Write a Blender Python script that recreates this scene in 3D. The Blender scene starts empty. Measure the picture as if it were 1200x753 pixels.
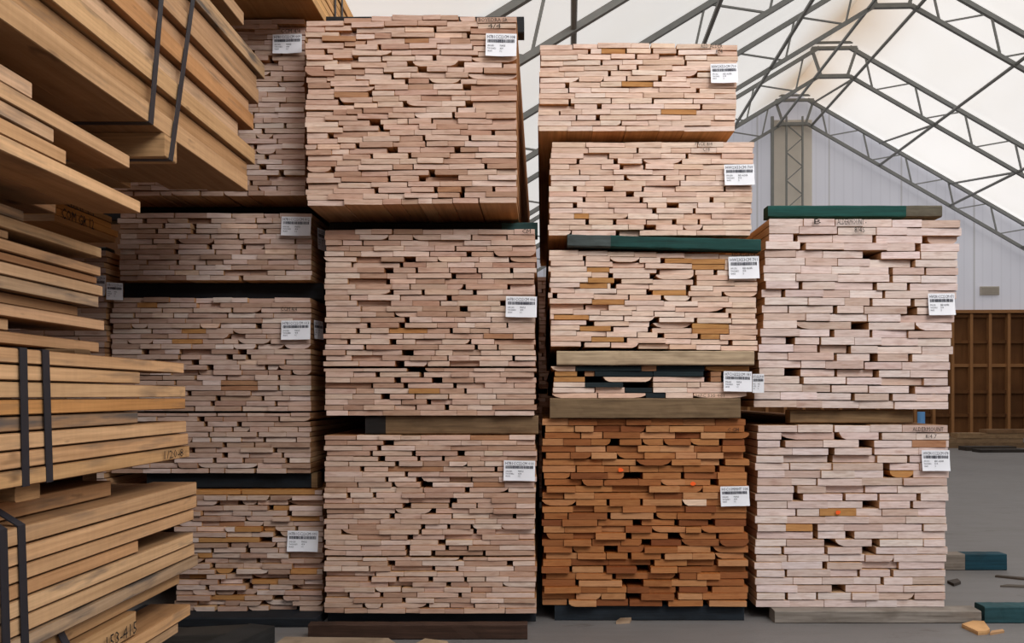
import bpy, math, random
from mathutils import Vector, Matrix
C = bpy.context.scene.collection
rng = random.Random(7)

# ------------------------------------------------------------------ camera model (image taken as 1200 x 753)
F, VX, HY, EYE = 933.333, 635.0, 463.0, 1.34
def wx(px, Y): return (px - VX) * Y / F
def wz(py, Y): return EYE + (HY - py) * Y / F

def lin(c):
    return tuple((v/255/12.92 if v/255 <= .04045 else ((v/255+.055)/1.055)**2.4) for v in c)

# ------------------------------------------------------------------ object helpers
def tag(o, label=None, cat=None, group=None, kind=None):
    if label: o['label'] = label
    if cat: o['category'] = cat
    if group: o['group'] = group
    if kind: o['kind'] = kind
    return o

def empty(name, loc, label=None, cat=None, group=None, kind=None):
    o = bpy.data.objects.new(name, None); C.objects.link(o)
    o.location = loc; o.empty_display_size = .1
    return tag(o, label, cat, group, kind)

class MB:
    """collects geometry for ONE mesh object"""
    def __init__(s): s.v = []; s.f = []; s.c = []
    def add(s, vs, fs, col=(1, 1, 1, 0)):
        b = len(s.v); s.v += [tuple(p) for p in vs]; s.f += [tuple(i+b for i in f) for f in fs]; s.c += [col]*len(vs)
    def box(s, x0, x1, y0, y1, z0, z1, col=(1, 1, 1, 0), ch=0.0):
        s.prism([(x0+ch, z0), (x1-ch, z0), (x1, z0+ch), (x1, z1-ch), (x1-ch, z1), (x0+ch, z1), (x0, z1-ch), (x0, z0+ch)] if ch
                else [(x0, z0), (x1, z0), (x1, z1), (x0, z1)], y0, y1, col)
    def prism(s, poly, y0, y1, col=(1, 1, 1, 0), dy=None):
        n = len(poly)
        vs = [(x, y0+(dy(x, z) if dy else 0), z) for x, z in poly] + [(x, y1, z) for x, z in poly]
        fs = [tuple(range(n)), tuple(range(2*n-1, n-1, -1))] + [(i, i+n, (i+1) % n+n, (i+1) % n) for i in range(n)]
        s.add(vs, fs, col)
    def bar(s, a, b, w, h=None, col=(1, 1, 1, 0), up=(0, 0, 1)):
        a, b = Vector(a), Vector(b); d = (b-a).normalized(); u = Vector(up)
        if abs(d.dot(u)) > .97: u = Vector((1, 0, 0))
        r = d.cross(u).normalized(); u = r.cross(d).normalized(); h = h or w
        q = [(-w/2, -h/2), (w/2, -h/2), (w/2, h/2), (-w/2, h/2)]
        vs = [a+r*i+u*j for i, j in q]+[b+r*i+u*j for i, j in q]
        s.add(vs, [(3, 2, 1, 0), (4, 5, 6, 7), (0, 1, 5, 4), (1, 2, 6, 5), (2, 3, 7, 6), (3, 0, 4, 7)], col)
    def tube(s, a, b, r, n=8, col=(1, 1, 1, 0)):
        a, b = Vector(a), Vector(b); d = (b-a).normalized(); u = Vector((0, 0, 1))
        if abs(d.dot(u)) > .97: u = Vector((1, 0, 0))
        p = d.cross(u).normalized(); q = p.cross(d)
        ring = [p*math.cos(t*2*math.pi/n)*r+q*math.sin(t*2*math.pi/n)*r for t in range(n)]
        vs = [a+k for k in ring]+[b+k for k in ring]
        s.add(vs, [tuple(range(n-1, -1, -1)), tuple(range(n, 2*n))]+[(i, (i+1) % n, (i+1) % n+n, i+n) for i in range(n)], col)
    def build(s, name, mat, parent=None, label=None, cat=None, group=None, kind=None, xf=None, smooth=False):
        me = bpy.data.meshes.new(name)
        base = parent
        off = Vector((0, 0, 0))
        while base is not None:
            off += base.location; base = base.parent
        vs = s.v
        if xf: vs = [xf(Vector(p)) for p in vs]
        loc = Vector((0, 0, 0))
        if parent is None and vs:
            xs, ys, zs = zip(*[tuple(p) for p in vs])
            loc = Vector(((min(xs)+max(xs))/2, (min(ys)+max(ys))/2, min(zs))); off = loc
        me.from_pydata([(p[0]-off[0], p[1]-off[1], p[2]-off[2]) for p in vs], [], s.f)
        a = me.attributes.new('Col', 'FLOAT_COLOR', 'POINT')
        a.data.foreach_set('color', [k for c in s.c for k in c])
        me.materials.append(mat)
        if smooth: me.polygons.foreach_set('use_smooth', [True]*len(me.polygons))
        me.validate(); me.update()
        o = bpy.data.objects.new(name, me); C.objects.link(o); o.location = loc
        if parent is not None: o.parent = parent
        return tag(o, label, cat, group, kind)

# ------------------------------------------------------------------ materials
class NT:
    def __init__(s, name):
        s.m = bpy.data.materials.new(name); s.m.use_nodes = True; s.t = s.m.node_tree; s.t.nodes.clear()
        s.out = s.t.nodes.new('ShaderNodeOutputMaterial')
    def n(s, typ, **kw):
        nd = s.t.nodes.new(typ)
        for k, v in kw.items():
            if k.startswith('i_'):
                key = k[2:]; key = int(key) if key.isdigit() else key.replace('_', ' ')
                if hasattr(v, 'is_linked') or isinstance(v, bpy.types.NodeSocket): s.t.links.new(v, nd.inputs[key])
                else: nd.inputs[key].default_value = v
            else: setattr(nd, k, v)
        return nd
    def math(s, op, a, b=0.0, clamp=False):
        return s.n('ShaderNodeMath', operation=op, use_clamp=clamp, i_0=a, i_1=b).outputs[0]
    def mix(s, fac, a, b, mode='MIX'):
        nd = s.n('ShaderNodeMix', data_type='RGBA', blend_type=mode)
        for i, v in ((0, fac), (6, a), (7, b)):
            if isinstance(v, bpy.types.NodeSocket): s.t.links.new(v, nd.inputs[i])
            else: nd.inputs[i].default_value = v if i == 0 or len(v) == 4 else (*v, 1)
        return nd.outputs[2]
    def noise(s, vec, scale=(1, 1, 1), detail=3, rough=.55, w=None, sc=1.0):
        mp = s.n('ShaderNodeMapping', i_Vector=vec, i_Scale=scale).outputs[0]
        kw = dict(noise_dimensions='4D') if w is not None else {}
        nd = s.n('ShaderNodeTexNoise', i_Vector=mp, i_Scale=sc, i_Detail=detail, i_Roughness=rough, **kw)
        if w is not None: s.t.links.new(w, nd.inputs['W'])
        return nd.outputs['Fac']
    def ramp(s, fac, a, b, lo=(0, 0, 0, 1), hi=(1, 1, 1, 1)):
        r = s.n('ShaderNodeValToRGB', i_Fac=fac); e = r.color_ramp.elements
        e[0].position, e[1].position = a, b; e[0].color, e[1].color = lo, hi
        return r.outputs[0]
    def finish(s, col, rough=.8, spec=.25, bump=None, bstr=.2, bdist=.002, **kw):
        p = s.n('ShaderNodeBsdfPrincipled', i_Roughness=rough)
        p.inputs['Specular IOR Level'].default_value = spec
        if isinstance(col, bpy.types.NodeSocket): s.t.links.new(col, p.inputs['Base Color'])
        else: p.inputs['Base Color'].default_value = (*col[:3], 1)
        for k, v in kw.items():
            key = k.replace('_', ' ')
            if isinstance(v, bpy.types.NodeSocket): s.t.links.new(v, p.inputs[key])
            else: p.inputs[key].default_value = v
        if bump is not None:
            b = s.n('ShaderNodeBump', i_Strength=bstr, i_Distance=bdist, i_Height=bump)
            s.t.links.new(b.outputs[0], p.inputs['Normal'])
        s.t.links.new(p.outputs[0], s.out.inputs[0]); return s.m

def sawn_pack_material():
    """fresh sawn end grain on faces that look along the board, oxidised amber on the long sides"""
    k = NT('sawn_lumber')
    at = k.n('ShaderNodeAttribute', attribute_name='Col'); oc = k.n('ShaderNodeTexCoord').outputs['Object']
    w = k.math('MULTIPLY', at.outputs['Alpha'], 60.0)
    nrm = k.n('ShaderNodeNewGeometry').outputs['True Normal']
    ny = k.math('ABSOLUTE', k.n('ShaderNodeSeparateXYZ', i_Vector=nrm).outputs[1])
    isend = k.math('GREATER_THAN', ny, .6)
    streak = k.noise(oc, (9, 1, 170), 3, .6, w)
    ring = k.noise(oc, (16, 1, 60), 2, .5, w)
    stain = k.noise(oc, (7, 1, 22), 2, .5, w)
    e = k.mix(1.0, at.outputs['Color'], k.ramp(streak, .25, .75, (.74, .70, .67, 1), (1.12, 1.12, 1.12, 1)), 'MULTIPLY')
    e = k.mix(k.math('MULTIPLY', k.ramp(ring, .5, .64), .30), e, k.mix(1.0, e, (.72, .58, .50, 1), 'MULTIPLY'))
    e = k.mix(k.math('MULTIPLY', k.ramp(stain, .60, .72), .45), e, k.mix(1.0, e, (.62, .48, .42, 1), 'MULTIPLY'))
    grain = k.noise(oc, (45, 1.2, 90), 4, .6, w)
    blot = k.noise(oc, (5, 1.5, 6), 3, .6, w)
    sd = k.mix(1.0, at.outputs['Color'], (.86, .67, .43, 1), 'MULTIPLY')
    sd = k.mix(1.0, sd, k.ramp(grain, .3, .7, (.72, .68, .62, 1), (1.12, 1.1, 1.05, 1)), 'MULTIPLY')
    sd = k.mix(k.math('MULTIPLY', k.ramp(blot, .5, .7), .5), sd, k.mix(1.0, sd, (.6, .5, .42, 1), 'MULTIPLY'))
    return k.finish(k.mix(isend, sd, e), .85, .15, streak, .25, .0015)

def side_pack_material():
    """planed golden tan faces of the strapped timbers, with knots, pencil-grey smears and pores"""
    k = NT('tan_timber')
    at = k.n('ShaderNodeAttribute', attribute_name='Col'); oc = k.n('ShaderNodeTexCoord').outputs['Object']
    w = k.math('MULTIPLY', at.outputs['Alpha'], 60.0)
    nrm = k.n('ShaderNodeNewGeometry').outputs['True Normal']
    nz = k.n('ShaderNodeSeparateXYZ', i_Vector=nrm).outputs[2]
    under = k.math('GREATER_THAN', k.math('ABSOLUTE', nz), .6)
    grain = k.noise(oc, (30, 2.0, 75), 4, .62, w)
    wide = k.noise(oc, (3, .9, 5), 3, .6, w)
    saw = k.noise(oc, (1.5, 55, 1.5), 2, .5, w)
    knot = k.noise(oc, (9, 5, 16), 2, .5, w)
    smear = k.noise(oc, (4, 2.6, 22), 3, .6, w)
    c = k.mix(1.0, at.outputs['Color'], k.ramp(grain, .28, .74, (.72, .66, .58, 1), (1.14, 1.13, 1.1, 1)), 'MULTIPLY')
    c = k.mix(1.0, c, k.ramp(wide, .3, .7, (.84, .80, .74, 1), (1.1, 1.08, 1.06, 1)), 'MULTIPLY')
    c = k.mix(1.0, c, k.ramp(saw, .35, .65, (.97, .965, .96, 1), (1.02, 1.02, 1.02, 1)), 'MULTIPLY')
    c = k.mix(k.math('MULTIPLY', k.ramp(knot, .67, .76), .75), c, (.10, .055, .03, 1))
    flag = k.math('GREATER_THAN', at.outputs['Alpha'], 1.5)
    c = k.mix(k.math('MULTIPLY', k.ramp(smear, .56, .74), .6), c, (.10, .085, .075, 1))
    c = k.mix(k.math('MULTIPLY', k.math('MULTIPLY', k.ramp(smear, .46, .62), .8), flag), c, (.085, .08, .08, 1))
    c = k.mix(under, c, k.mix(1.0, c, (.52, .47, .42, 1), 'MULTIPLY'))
    return k.finish(c, .8, .2, grain, .2, .002)

def bunk_material():
    k = NT('weathered_bunk')
    at = k.n('ShaderNodeAttribute', attribute_name='Col'); oc = k.n('ShaderNodeTexCoord').outputs['Object']
    w = k.math('MULTIPLY', at.outputs['Alpha'], 60.0)
    g = k.noise(oc, (3, 3, 60), 4, .65, w); b = k.noise(oc, (6, 6, 9), 3, .6, w)
    c = k.mix(1.0, at.outputs['Color'], k.ramp(g, .25, .75, (.5, .47, .44, 1), (1.3, 1.3, 1.3, 1)), 'MULTIPLY')
    c = k.mix(k.math('MULTIPLY', k.ramp(b, .5, .72), .55), c, k.mix(1.0, c, (.4, .35, .3, 1), 'MULTIPLY'))
    return k.finish(c, .75, .3, g, .35, .004)

def concrete_material():
    k = NT('concrete_floor'); oc = k.n('ShaderNodeTexCoord').outputs['Object']
    a = k.noise(oc, (.5, .5, .5), 5, .65); b = k.noise(oc, (1.4, 9, 1), 4, .7); f = k.noise(oc, (60, 60, 60), 3, .7); s = k.noise(oc, (2.2, 5, 1), 5, .75)
    c = k.mix(a, lin((94, 91, 90)), lin((126, 123, 122)))
    c = k.mix(k.math('MULTIPLY', k.ramp(b, .45, .75), .5), c, lin((96, 91, 87)))
    c = k.mix(k.math('MULTIPLY', k.ramp(s, .60, .70), .6), c, lin((72, 62, 54)))
    c = k.mix(k.math('MULTIPLY', k.ramp(f, .6, .75), .35), c, lin((80, 72, 66)))
    return k.finish(c, k.ramp(a, .3, .7, (.45, .45, .45, 1), (.7, .7, .7, 1)), .4, f, .3, .004)

def simple(name, col, rough=.6, metal=0.0, vary=.15, scale=8, spec=.4):
    k = NT(name); oc = k.n('ShaderNodeTexCoord').outputs['Object']
    n = k.noise(oc, (scale,)*3, 4, .6)
    c = k.mix(n, tuple(v*(1-vary) for v in col), tuple(min(1, v*(1+vary)) for v in col))
    return k.finish(c, rough, spec, Metallic=metal)

def fabric_material(name, col, strength, ridge=None):
    """white roof fabric; its emission stands in for daylight coming through"""
    k = NT(name); oc = k.n('ShaderNodeTexCoord').outputs['Object']
    big = k.noise(oc, (.25, .12, .25), 4, .6); fine = k.noise(oc, (1.5, .8, 1.5), 4, .6)
    c = k.mix(k.ramp(big, .35, .7), tuple(v*.93 for v in col), col)
    c = k.mix(k.math('MULTIPLY', k.ramp(fine, .45, .75), .22), c, tuple(v*m for v, m in zip(col, (.90, .87, .81))))
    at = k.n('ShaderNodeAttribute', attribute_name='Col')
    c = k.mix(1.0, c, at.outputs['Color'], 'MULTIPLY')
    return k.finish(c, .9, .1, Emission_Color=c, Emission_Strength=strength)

def wall_material():
    k = NT('gable_panels'); oc = k.n('ShaderNodeTexCoord').outputs['Object']
    x = k.n('ShaderNodeSeparateXYZ', i_Vector=oc).outputs[0]
    fr = k.math('FRACT', k.math('MULTIPLY', x, 1/2.35)); seam = k.math('LESS_THAN', k.math('ABSOLUTE', k.math('SUBTRACT', fr, .5)), .012)
    fr2 = k.math('FRACT', k.math('MULTIPLY', x, 1/.3)); rib = k.math('LESS_THAN', k.math('ABSOLUTE', k.math('SUBTRACT', fr2, .5)), .08)
    n = k.noise(oc, (.5, .5, .2), 4, .6)
    c = k.mix(n, lin((196, 197, 208)), lin((220, 220, 228)))
    c = k.mix(k.math('MULTIPLY', rib, .10), c, lin((150, 150, 160)))
    c = k.mix(k.math('MULTIPLY', seam, .45), c, lin((150, 146, 142)))
    return k.finish(c, .7, .3, Emission_Color=c, Emission_Strength=.22)  # panels emit some of their own colour so the gable looks lit

def ply_material():
    k = NT('push_wall_boards'); oc = k.n('ShaderNodeTexCoord').outputs['Object']
    g = k.noise(oc, (6, 6, .7), 4, .65); b = k.noise(oc, (.5, .5, .5), 3, .6)
    c = k.mix(g, lin((84, 52, 28)), lin((134, 90, 52)))
    c = k.mix(k.math('MULTIPLY', k.ramp(b, .4, .65), .6), c, lin((72, 44, 26)))
    return k.finish(c, .8, .2)

M = dict(
    saw=sawn_pack_material(), tan=side_pack_material(), bunk=bunk_material(), floor=concrete_material(),
    steel=simple('galvanised_steel', lin((128, 129, 126)), .5, .25, .2, 6),
    strap=simple('strap_black', lin((38, 39, 46)), .45, 0, .2, 30),
    paper=simple('tag_paper', lin((236, 237, 243)), .55, 0, .03, 12),
    ink=simple('tag_ink', lin((46, 48, 62)), .7, 0, .1, 50),
    grease=simple('marker_ink', lin((34, 26, 22)), .8, 0, .25, 60),
    orange=simple('orange_paint', lin((255, 96, 28)), .6, 0, .1, 40),
    wall=wall_material(), ply=ply_material(),
    stud=simple('stud_timber', lin((150, 104, 62)), .8, 0, .2, 3),
    fabR=fabric_material('roof_fabric_sunny', lin((249, 246, 243)), .87),  # sunlit slope put in as stronger glow, shaded slope as a dimmer copy
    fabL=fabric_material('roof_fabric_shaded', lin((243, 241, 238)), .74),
    blue=simple('blue_plastic', lin((96, 150, 205)), .5, 0, .1, 5),
    vent=simple('vent_paint', lin((186, 178, 166)), .6, 0, .08, 8),
    tan_post=simple('post_cladding', lin((222, 214, 202)), .7, 0, .1, 2),
)

# ------------------------------------------------------------------ lettering
_tc = {}
def glyphs(s):
    if s not in _tc:
        cu = bpy.data.curves.new('t', 'FONT'); cu.body = s; cu.resolution_u = 1; cu.size = 1
        o = bpy.data.objects.new('t', cu); C.objects.link(o)
        bpy.context.view_layer.update()
        me = bpy.data.meshes.new_from_object(o.evaluated_get(bpy.context.evaluated_depsgraph_get()))
        v = [(p.co.x, p.co.y) for p in me.vertices]; f = [tuple(p.vertices) for p in me.polygons]
        bpy.data.objects.remove(o); bpy.data.curves.remove(cu); bpy.data.meshes.remove(me)
        x0 = min(p[0] for p in v); x1 = max(p[0] for p in v); y0 = min(p[1] for p in v); y1 = max(p[1] for p in v)
        _tc[s] = ([((x-x0)/(x1-x0), (y-y0)/(y1-y0)) for x, y in v], f)
    return _tc[s]

def lettering(mb, s, to3d, u0, u1, v0, v1):
    """the words s stretched into the box u0..u1, v0..v1 of a surface given by to3d(u, v)"""
    vs, fs = glyphs(s)
    mb.add([to3d(u0+(u1-u0)*a, v0+(v1-v0)*b) for a, b in vs], fs)

def paper_tag(parent, x0, x1, z0, z1, Y, code, sub, curl=.012, rot=0.0, yaw=0.0, name='tag'):
    cx, cz = (x0+x1)/2, (z0+z1)/2; w, h = x1-x0, z1-z0
    def P(u, v, off=0.0):
        x, z = (u-.5)*w, (v-.5)*h
        x, z = x*math.cos(rot)-z*math.sin(rot), x*math.sin(rot)+z*math.cos(rot)
        d = curl*((1-v)**2)*(.4+.6*abs(u-.5)*2)+.002+off
        return (cx+x*math.cos(yaw)+d*math.sin(yaw), Y-d*math.cos(yaw)+x*math.sin(yaw), cz+z)
    n, m = 8, 6
    b = MB()
    b.add([P(i/n, j/m) for j in range(m+1) for i in range(n+1)], [(j*(n+1)+i, j*(n+1)+i+1, (j+1)*(n+1)+i+1, (j+1)*(n+1)+i) for j in range(m) for i in range(n)])
    t = b.build(name, M['paper'], parent, 'white paper tag printed with a code and barcode', smooth=True)
    q = MB(); R = lambda u, v: P(u, v, .0015)
    lettering(q, code, R, .05, .95, .785, .925)
    r = random.Random(code); u = .06
    while u < .93:
        a = r.choice((.006, .010, .016, .022)); a = min(a, .94-u)
        q.add([R(u, .60), R(u+a, .60), R(u+a, .745), R(u, .745)], [(0, 1, 2, 3)]); u += a+r.choice((.005, .008, .012))
    for i, (a, c) in enumerate(sub):
        v = .43-.12*i
        lettering(q, a, R, .06, .06+.03*len(a), v, v+.07); lettering(q, c, R, .46, .46+.035*len(c), v, v+.08)
    q.build('tag_print', M['ink'], t)
    return t

SUB = [('SPECIES', 'MAPLE'), ('THICKNESS', '4/4'), ('GRADE', '1C')]
SUBA = [('SPECIES', 'RED ALDER'), ('THICKNESS', '5/4'), ('GRADE', 'S')]

# ------------------------------------------------------------------ front stacks: packs of boards seen end on
def jit(c, r, a=.07):
    k = 1+r.uniform(-a, a); return tuple(max(0, min(1, v*k*(1+r.uniform(-.02, .02)))) for v in c)

def left_hidden(px, py):
    """whether the strapped timbers beside the aisle stand before this spot of the photo"""
    lim = 292 if py < 225 else 165 if py < 250 else 118 if py < 408 else 232 if py < 722 else 0
    return px < lim

def front_pack(label, group, rect, Y, rows, wid, pal, zoom=None, gaps=(), tints=(), seam=None, rag=3.0, lean=(0, 0), tilt=0.0, bow=0.0,
               L=4.9, wane=.06, tag_at=None, code='', sub=SUB, dots=(), marks=(), yj=.0075, seed=1, custom=None, extra_tags=(), rough_edge=1.0, nparts=100, fit=None, ragr=None):
    x0, x1, yt, yb = rect; r = random.Random(seed)
    root = empty('lumber_pack', (wx((x0+x1)/2, Y), Y, wz(yb, Y)), label, 'lumber pack', group)
    pitch = (yb-yt)/rows
    zo = zoom or (0, 0, 1)
    f0, f1 = fit or (yt, yb)
    def rowof(px, py):
        return int(math.floor((py-sh(px, py)-f0)/((f1-f0)/rows)))
    def sh(px, py):     # sag / tilt of the whole pack, in pixels
        t = (px-x0)/(x1-x0)
        return -tilt*(t-.5)-bow*math.sin(math.pi*min(1, max(0, t)))*max(0., 1-(py-yt)/(yb-yt))
    G = {}
    for gx, gy, gw in gaps:
        px, py, pw = zo[0]+gx/zo[2], zo[1]+gy/zo[2], gw/zo[2]
        i = rowof(px, py)
        if 0 <= i < rows: G.setdefault(i, []).append((px-pw/2, px+pw/2))
    T = {}
    for a, b, gy, tone in tints:
        i = rowof(zo[0]+(a+b)/2/zo[2], zo[1]+gy/zo[2])
        if 0 <= i < rows: T.setdefault(i, []).append((zo[0]+a/zo[2], zo[0]+b/zo[2], tone))
    prevj = []
    boards = []
    for i in range(rows):
        py = yt+i*pitch; t = i/max(1, rows-1)
        ox = lean[0]+(lean[1]-lean[0])*t
        a = x0+ox+r.uniform(-.2, 1)*rag*rough_edge; b = x1+ox-r.uniform(-.2, 1)*(rag if ragr is None else ragr)
        cuts = []
        if custom:
            cuts = [(zo[0]+p/zo[2], zo[0]+q/zo[2], tone) for p, q, tone in custom[i]]
        else:
            fixed = sorted([(p, q, None) for p, q in G.get(i, [])]+[(p, q, tn) for p, q, tn in T.get(i, [])])
            fixed = [f for f in fixed if f[0] > a+4 and f[1] < b-2]
            cur = a
            def fill(p, q):
                while q-p > wid[1]*1.25:
                    w = r.uniform(wid[0], wid[1])
                    if q-p-w < wid[0]*.8: w = (q-p)*r.uniform(.4, .6)
                    e = p+w
                    for _ in range(3):
                        if min([abs(e-j) for j in prevj] or [99]) < 3: e += r.choice((-1, 1))*r.uniform(3, 6)
                    e = min(max(e, p+5), q-5)
                    sl = .35 if r.random() < .80 else r.uniform(.8, 2.2)
                    cuts.append((p, e-sl, None)); p = e
                if q-p > 2: cuts.append((p, q, None))
            for p, q, tn in fixed:
                if p > cur+1: fill(cur, p-(.4 if tn else 0))
                if tn: cuts.append((max(p, cur), q, tn))
                cur = max(cur, q+(.4 if tn else 0))
            fill(cur, b)
            prevj = [c[1] for c in cuts]
        zt = 0
        for p, q, tone in cuts:
            if q-p < 1.5: continue
            if tone == 'amber': col = jit(lin((190, 140, 88)), r, .08)
            elif tone == 'brown': col = jit(lin((176, 132, 100)), r, .08)
            elif tone == 'black': col = jit(lin((40, 50, 54)), r, .2)
            elif tone == 'pale': col = jit(lin((232, 200, 178)), r, .04)
            else: col = jit(lin(r.choice(pal)), r)
            xa, xb = wx(p, Y), wx(q, Y)
            top = py+r.uniform(0, .10)*pitch+.02*pitch; bot = py+pitch-r.uniform(-.02, .03)*pitch
            if seam is not None and i == seam: top += .30*pitch
            s = sh((p+q)/2, py)
            za, zb = wz(bot+s, Y), wz(top+s, Y)
            if i == rows-1: za = wz(yb+s, Y)
            h = zb-za; ch = .0016
            dl, dr = r.uniform(-.0012, .0012), r.uniform(-.0012, .0012)
            zb -= abs(dl)+abs(dr)
            poly = [(xa+ch, za), (xb-ch, za), (xb, za+ch), (xb, zb+dr-ch), (xb-ch, zb+dr), (xa+ch, zb+dl), (xa, zb+dl-ch), (xa, za+ch)]
            if r.random() < wane or tone == 'pale' and custom:
                kind = r.choice('lrlrb'); W = xb-xa; u = r.uniform(.12, .3)*W; d = r.uniform(.45, .9)*h
                l = kind in 'lb'; rr = kind in 'rb'
                poly = []
                poly += [(xa+u, za), (xa+u*.4, za+d*.35), (xa+.001, za+d)] if l else [(xa, za)]
                poly = poly[::-1]
                R_ = [(xb-u, za), (xb-u*.4, za+d*.35), (xb-.001, za+d)] if rr else [(xb, za)]
                poly = ([(xa+u, za)] if l else [(xa, za)])+R_+[(xb, zb+dr), (xa, zb+dl)]+([(xa+.001, za+d), (xa+u*.4, za+d*.35)] if l else [])
            y0 = Y+max(-.014, r.gauss(0, yj*.6)) if r.random() < .93 else Y+r.uniform(0, .035)
            if any(z0 <= (p+q)/2 <= z1 and w0 <= py+pitch/2 <= w1 for z0, z1, w0, w1 in flat_spots(tag_at)): y0 = Y+abs(r.gauss(0, .003))
            ly = Y+L+r.uniform(-.05, .05)
            sl = r.uniform(-.05, .05)
            vis = sum(0 if left_hidden(p+(q-p)*f, py+pitch/2) else 1 for f in (.15, .5, .85))/3
            boards.append(((q-p)*vis*pitch, poly, y0, ly, (*col, r.random()), (xa+xb)/2, sl))
    boards.sort(key=lambda k: -k[0])
    rest = MB()
    for j, (ar, poly, y0, y1, col, mx, sl) in enumerate(boards):
        dy = (lambda x, z, mx=mx, sl=sl: (x-mx)*sl)
        if j < nparts and ar > 6:
            b = MB(); b.prism(poly, y0, y1, col, dy); b.build('board', M['saw'], root)
        else: rest.prism(poly, y0, y1, col, dy)
    if rest.v: rest.build('boards', M['saw'], root, kind='stuff')
    if tag_at:
        a, b, c, d = tag_at
        paper_tag(root, wx(a, Y), wx(b, Y), wz(d, Y), wz(c, Y), Y-.016, code, sub, .012, r.uniform(-.03, .03))
    for k in dots:
        px, py = zo[0]+k[0]/zo[2], zo[1]+k[1]/zo[2]; b = MB(); n = 10
        pts = [(wx(px, Y)+.017*math.cos(g)*r.uniform(.7, 1.1), Y-.0165, wz(py, Y)+.013*math.sin(g)*r.uniform(.8, 1.1)) for g in [2*math.pi*m/n for m in range(n)]]
        b.add(pts, [tuple(range(n))]); b.build('paint_mark', M['orange'], root, 'bright orange paint dot')
    for s, a, b_, c, d in marks:
        b = MB(); lettering(b, s, lambda u, v: (wx(a+(b_-a)*u, Y), Y-.0165, wz(d+(c-d)*v, Y)), 0, 1, 0, 1)
        b.build('handwriting', M['grease'], root, 'dark handwritten lettering')
    for (a, b, c, d, yaw, yo) in extra_tags:
        paper_tag(root, wx(a, Y), wx(b, Y), wz(d, Y), wz(c, Y), Y+yo, code, sub, .004, 0, yaw)
    return root

def flat_spots(t):
    return [(t[0]-12, t[1]+12, t[2]-5, t[3]+5)] if t else []

PINK = [(212, 183, 166), (205, 173, 155), (218, 191, 174), (196, 162, 142), (210, 178, 159), (226, 202, 188), (184, 148, 127), (214, 185, 169)]
PINKL = [(230, 203, 185), (234, 208, 192), (226, 197, 178), (232, 205, 188), (222, 190, 170), (236, 214, 200)]
GREYP = [(224, 205, 198), (228, 210, 204), (218, 198, 190), (230, 214, 209), (220, 201, 193), (206, 182, 170)]
DUSK = [(200, 172, 156), (193, 164, 148), (208, 182, 168), (178, 147, 129), (204, 179, 166), (220, 200, 190)]
BRN = [(172, 114, 70), (162, 104, 62), (182, 124, 78), (152, 96, 58), (188, 134, 90), (136, 82, 50), (196, 144, 102)]

GP = 'packs of sawn boards stacked end-on along the aisle'
front_pack('tall pinkish pack at the top of the second column, pencilled top corner', GP, (358, 606, 24, 239), 4.45, 33, (19, 46), PINK,
  (350, 0, 2.69), [(255,150,10),(350,195,18),(390,212,30),(428,180,14),(512,198,20),(295,235,10),(340,252,12),(530,266,26),(215,300,25),(335,325,14),(537,322,24),(488,355,10),(240,380,35),(613,412,12),(100,433,18),(185,465,14),(295,465,35),(500,463,20),(230,484,10),(350,484,12),(108,525,14),(395,430,10),(420,535,20),(285,570,10),(388,568,20),(245,603,14),(515,592,18),(515,605,16),(432,603,12),(590,520,10),(615,588,10),(430,90,10),(85,158,10),(535,108,10),(260,398,16),(540,430,10),(225,285,14)],
  [(75,180,122,'brown'),(335,410,128,'brown'),(112,218,292,'brown'),(335,425,92,'pale'),(430,515,110,'pale'),(175,248,328,'pale'),(60,130,455,'pale'),(430,512,600,'brown'),(25,90,235,'brown')],
  rag=3.0, bow=7.0, tilt=4, tag_at=(569.5, 605.5, 41, 68), code='H7B1CC22CM 008', marks=[('BOVEDRA SR', 561, 595, 22.5, 27), ('4/4', 572, 587, 29.5, 34.5)], ragr=1.2, seed=11, wane=.05)
front_pack('pinkish pack midway up the second column, dark seam through its lower third', GP, (379.5, 628.5, 268, 486.5), 4.63, 34, (19, 44), PINK,
  (370, 250, 2.897), [(320,157,42),(248,193,32),(520,137,18),(290,177,14),(343,193,10),(468,213,16),(243,234,16),(258,268,14),(365,268,12),(453,290,18),(635,308,18),(502,325,28),(540,268,14),(505,250,10),(665,195,12),(655,250,10),(180,378,16),(293,378,22),(143,397,16),(262,434,24),(313,360,12),(112,433,12),(168,452,10),(460,400,12),(312,470,40),(285,512,32),(340,533,62),(360,550,16),(210,550,16),(278,568,24),(412,570,36),(305,586,16),(472,588,12),(508,605,10),(237,622,32),(383,640,14),(445,657,16),(190,585,10),(545,453,12),(672,490,10),(305,355,10)],
  [(250,378,398,'amber'),(316,420,605,'amber'),(36,228,118,'pale'),(252,340,240,'pale'),(570,670,425,'brown'),(36,105,135,'brown'),(415,492,152,'pale')], seam=25,
  tag_at=(593, 629, 347.5, 372), code='H7B1CC22CM 006', fit=(268.5, 487.5), seed=12, marks=[('CM', 612, 622, 269, 274)])
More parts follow.
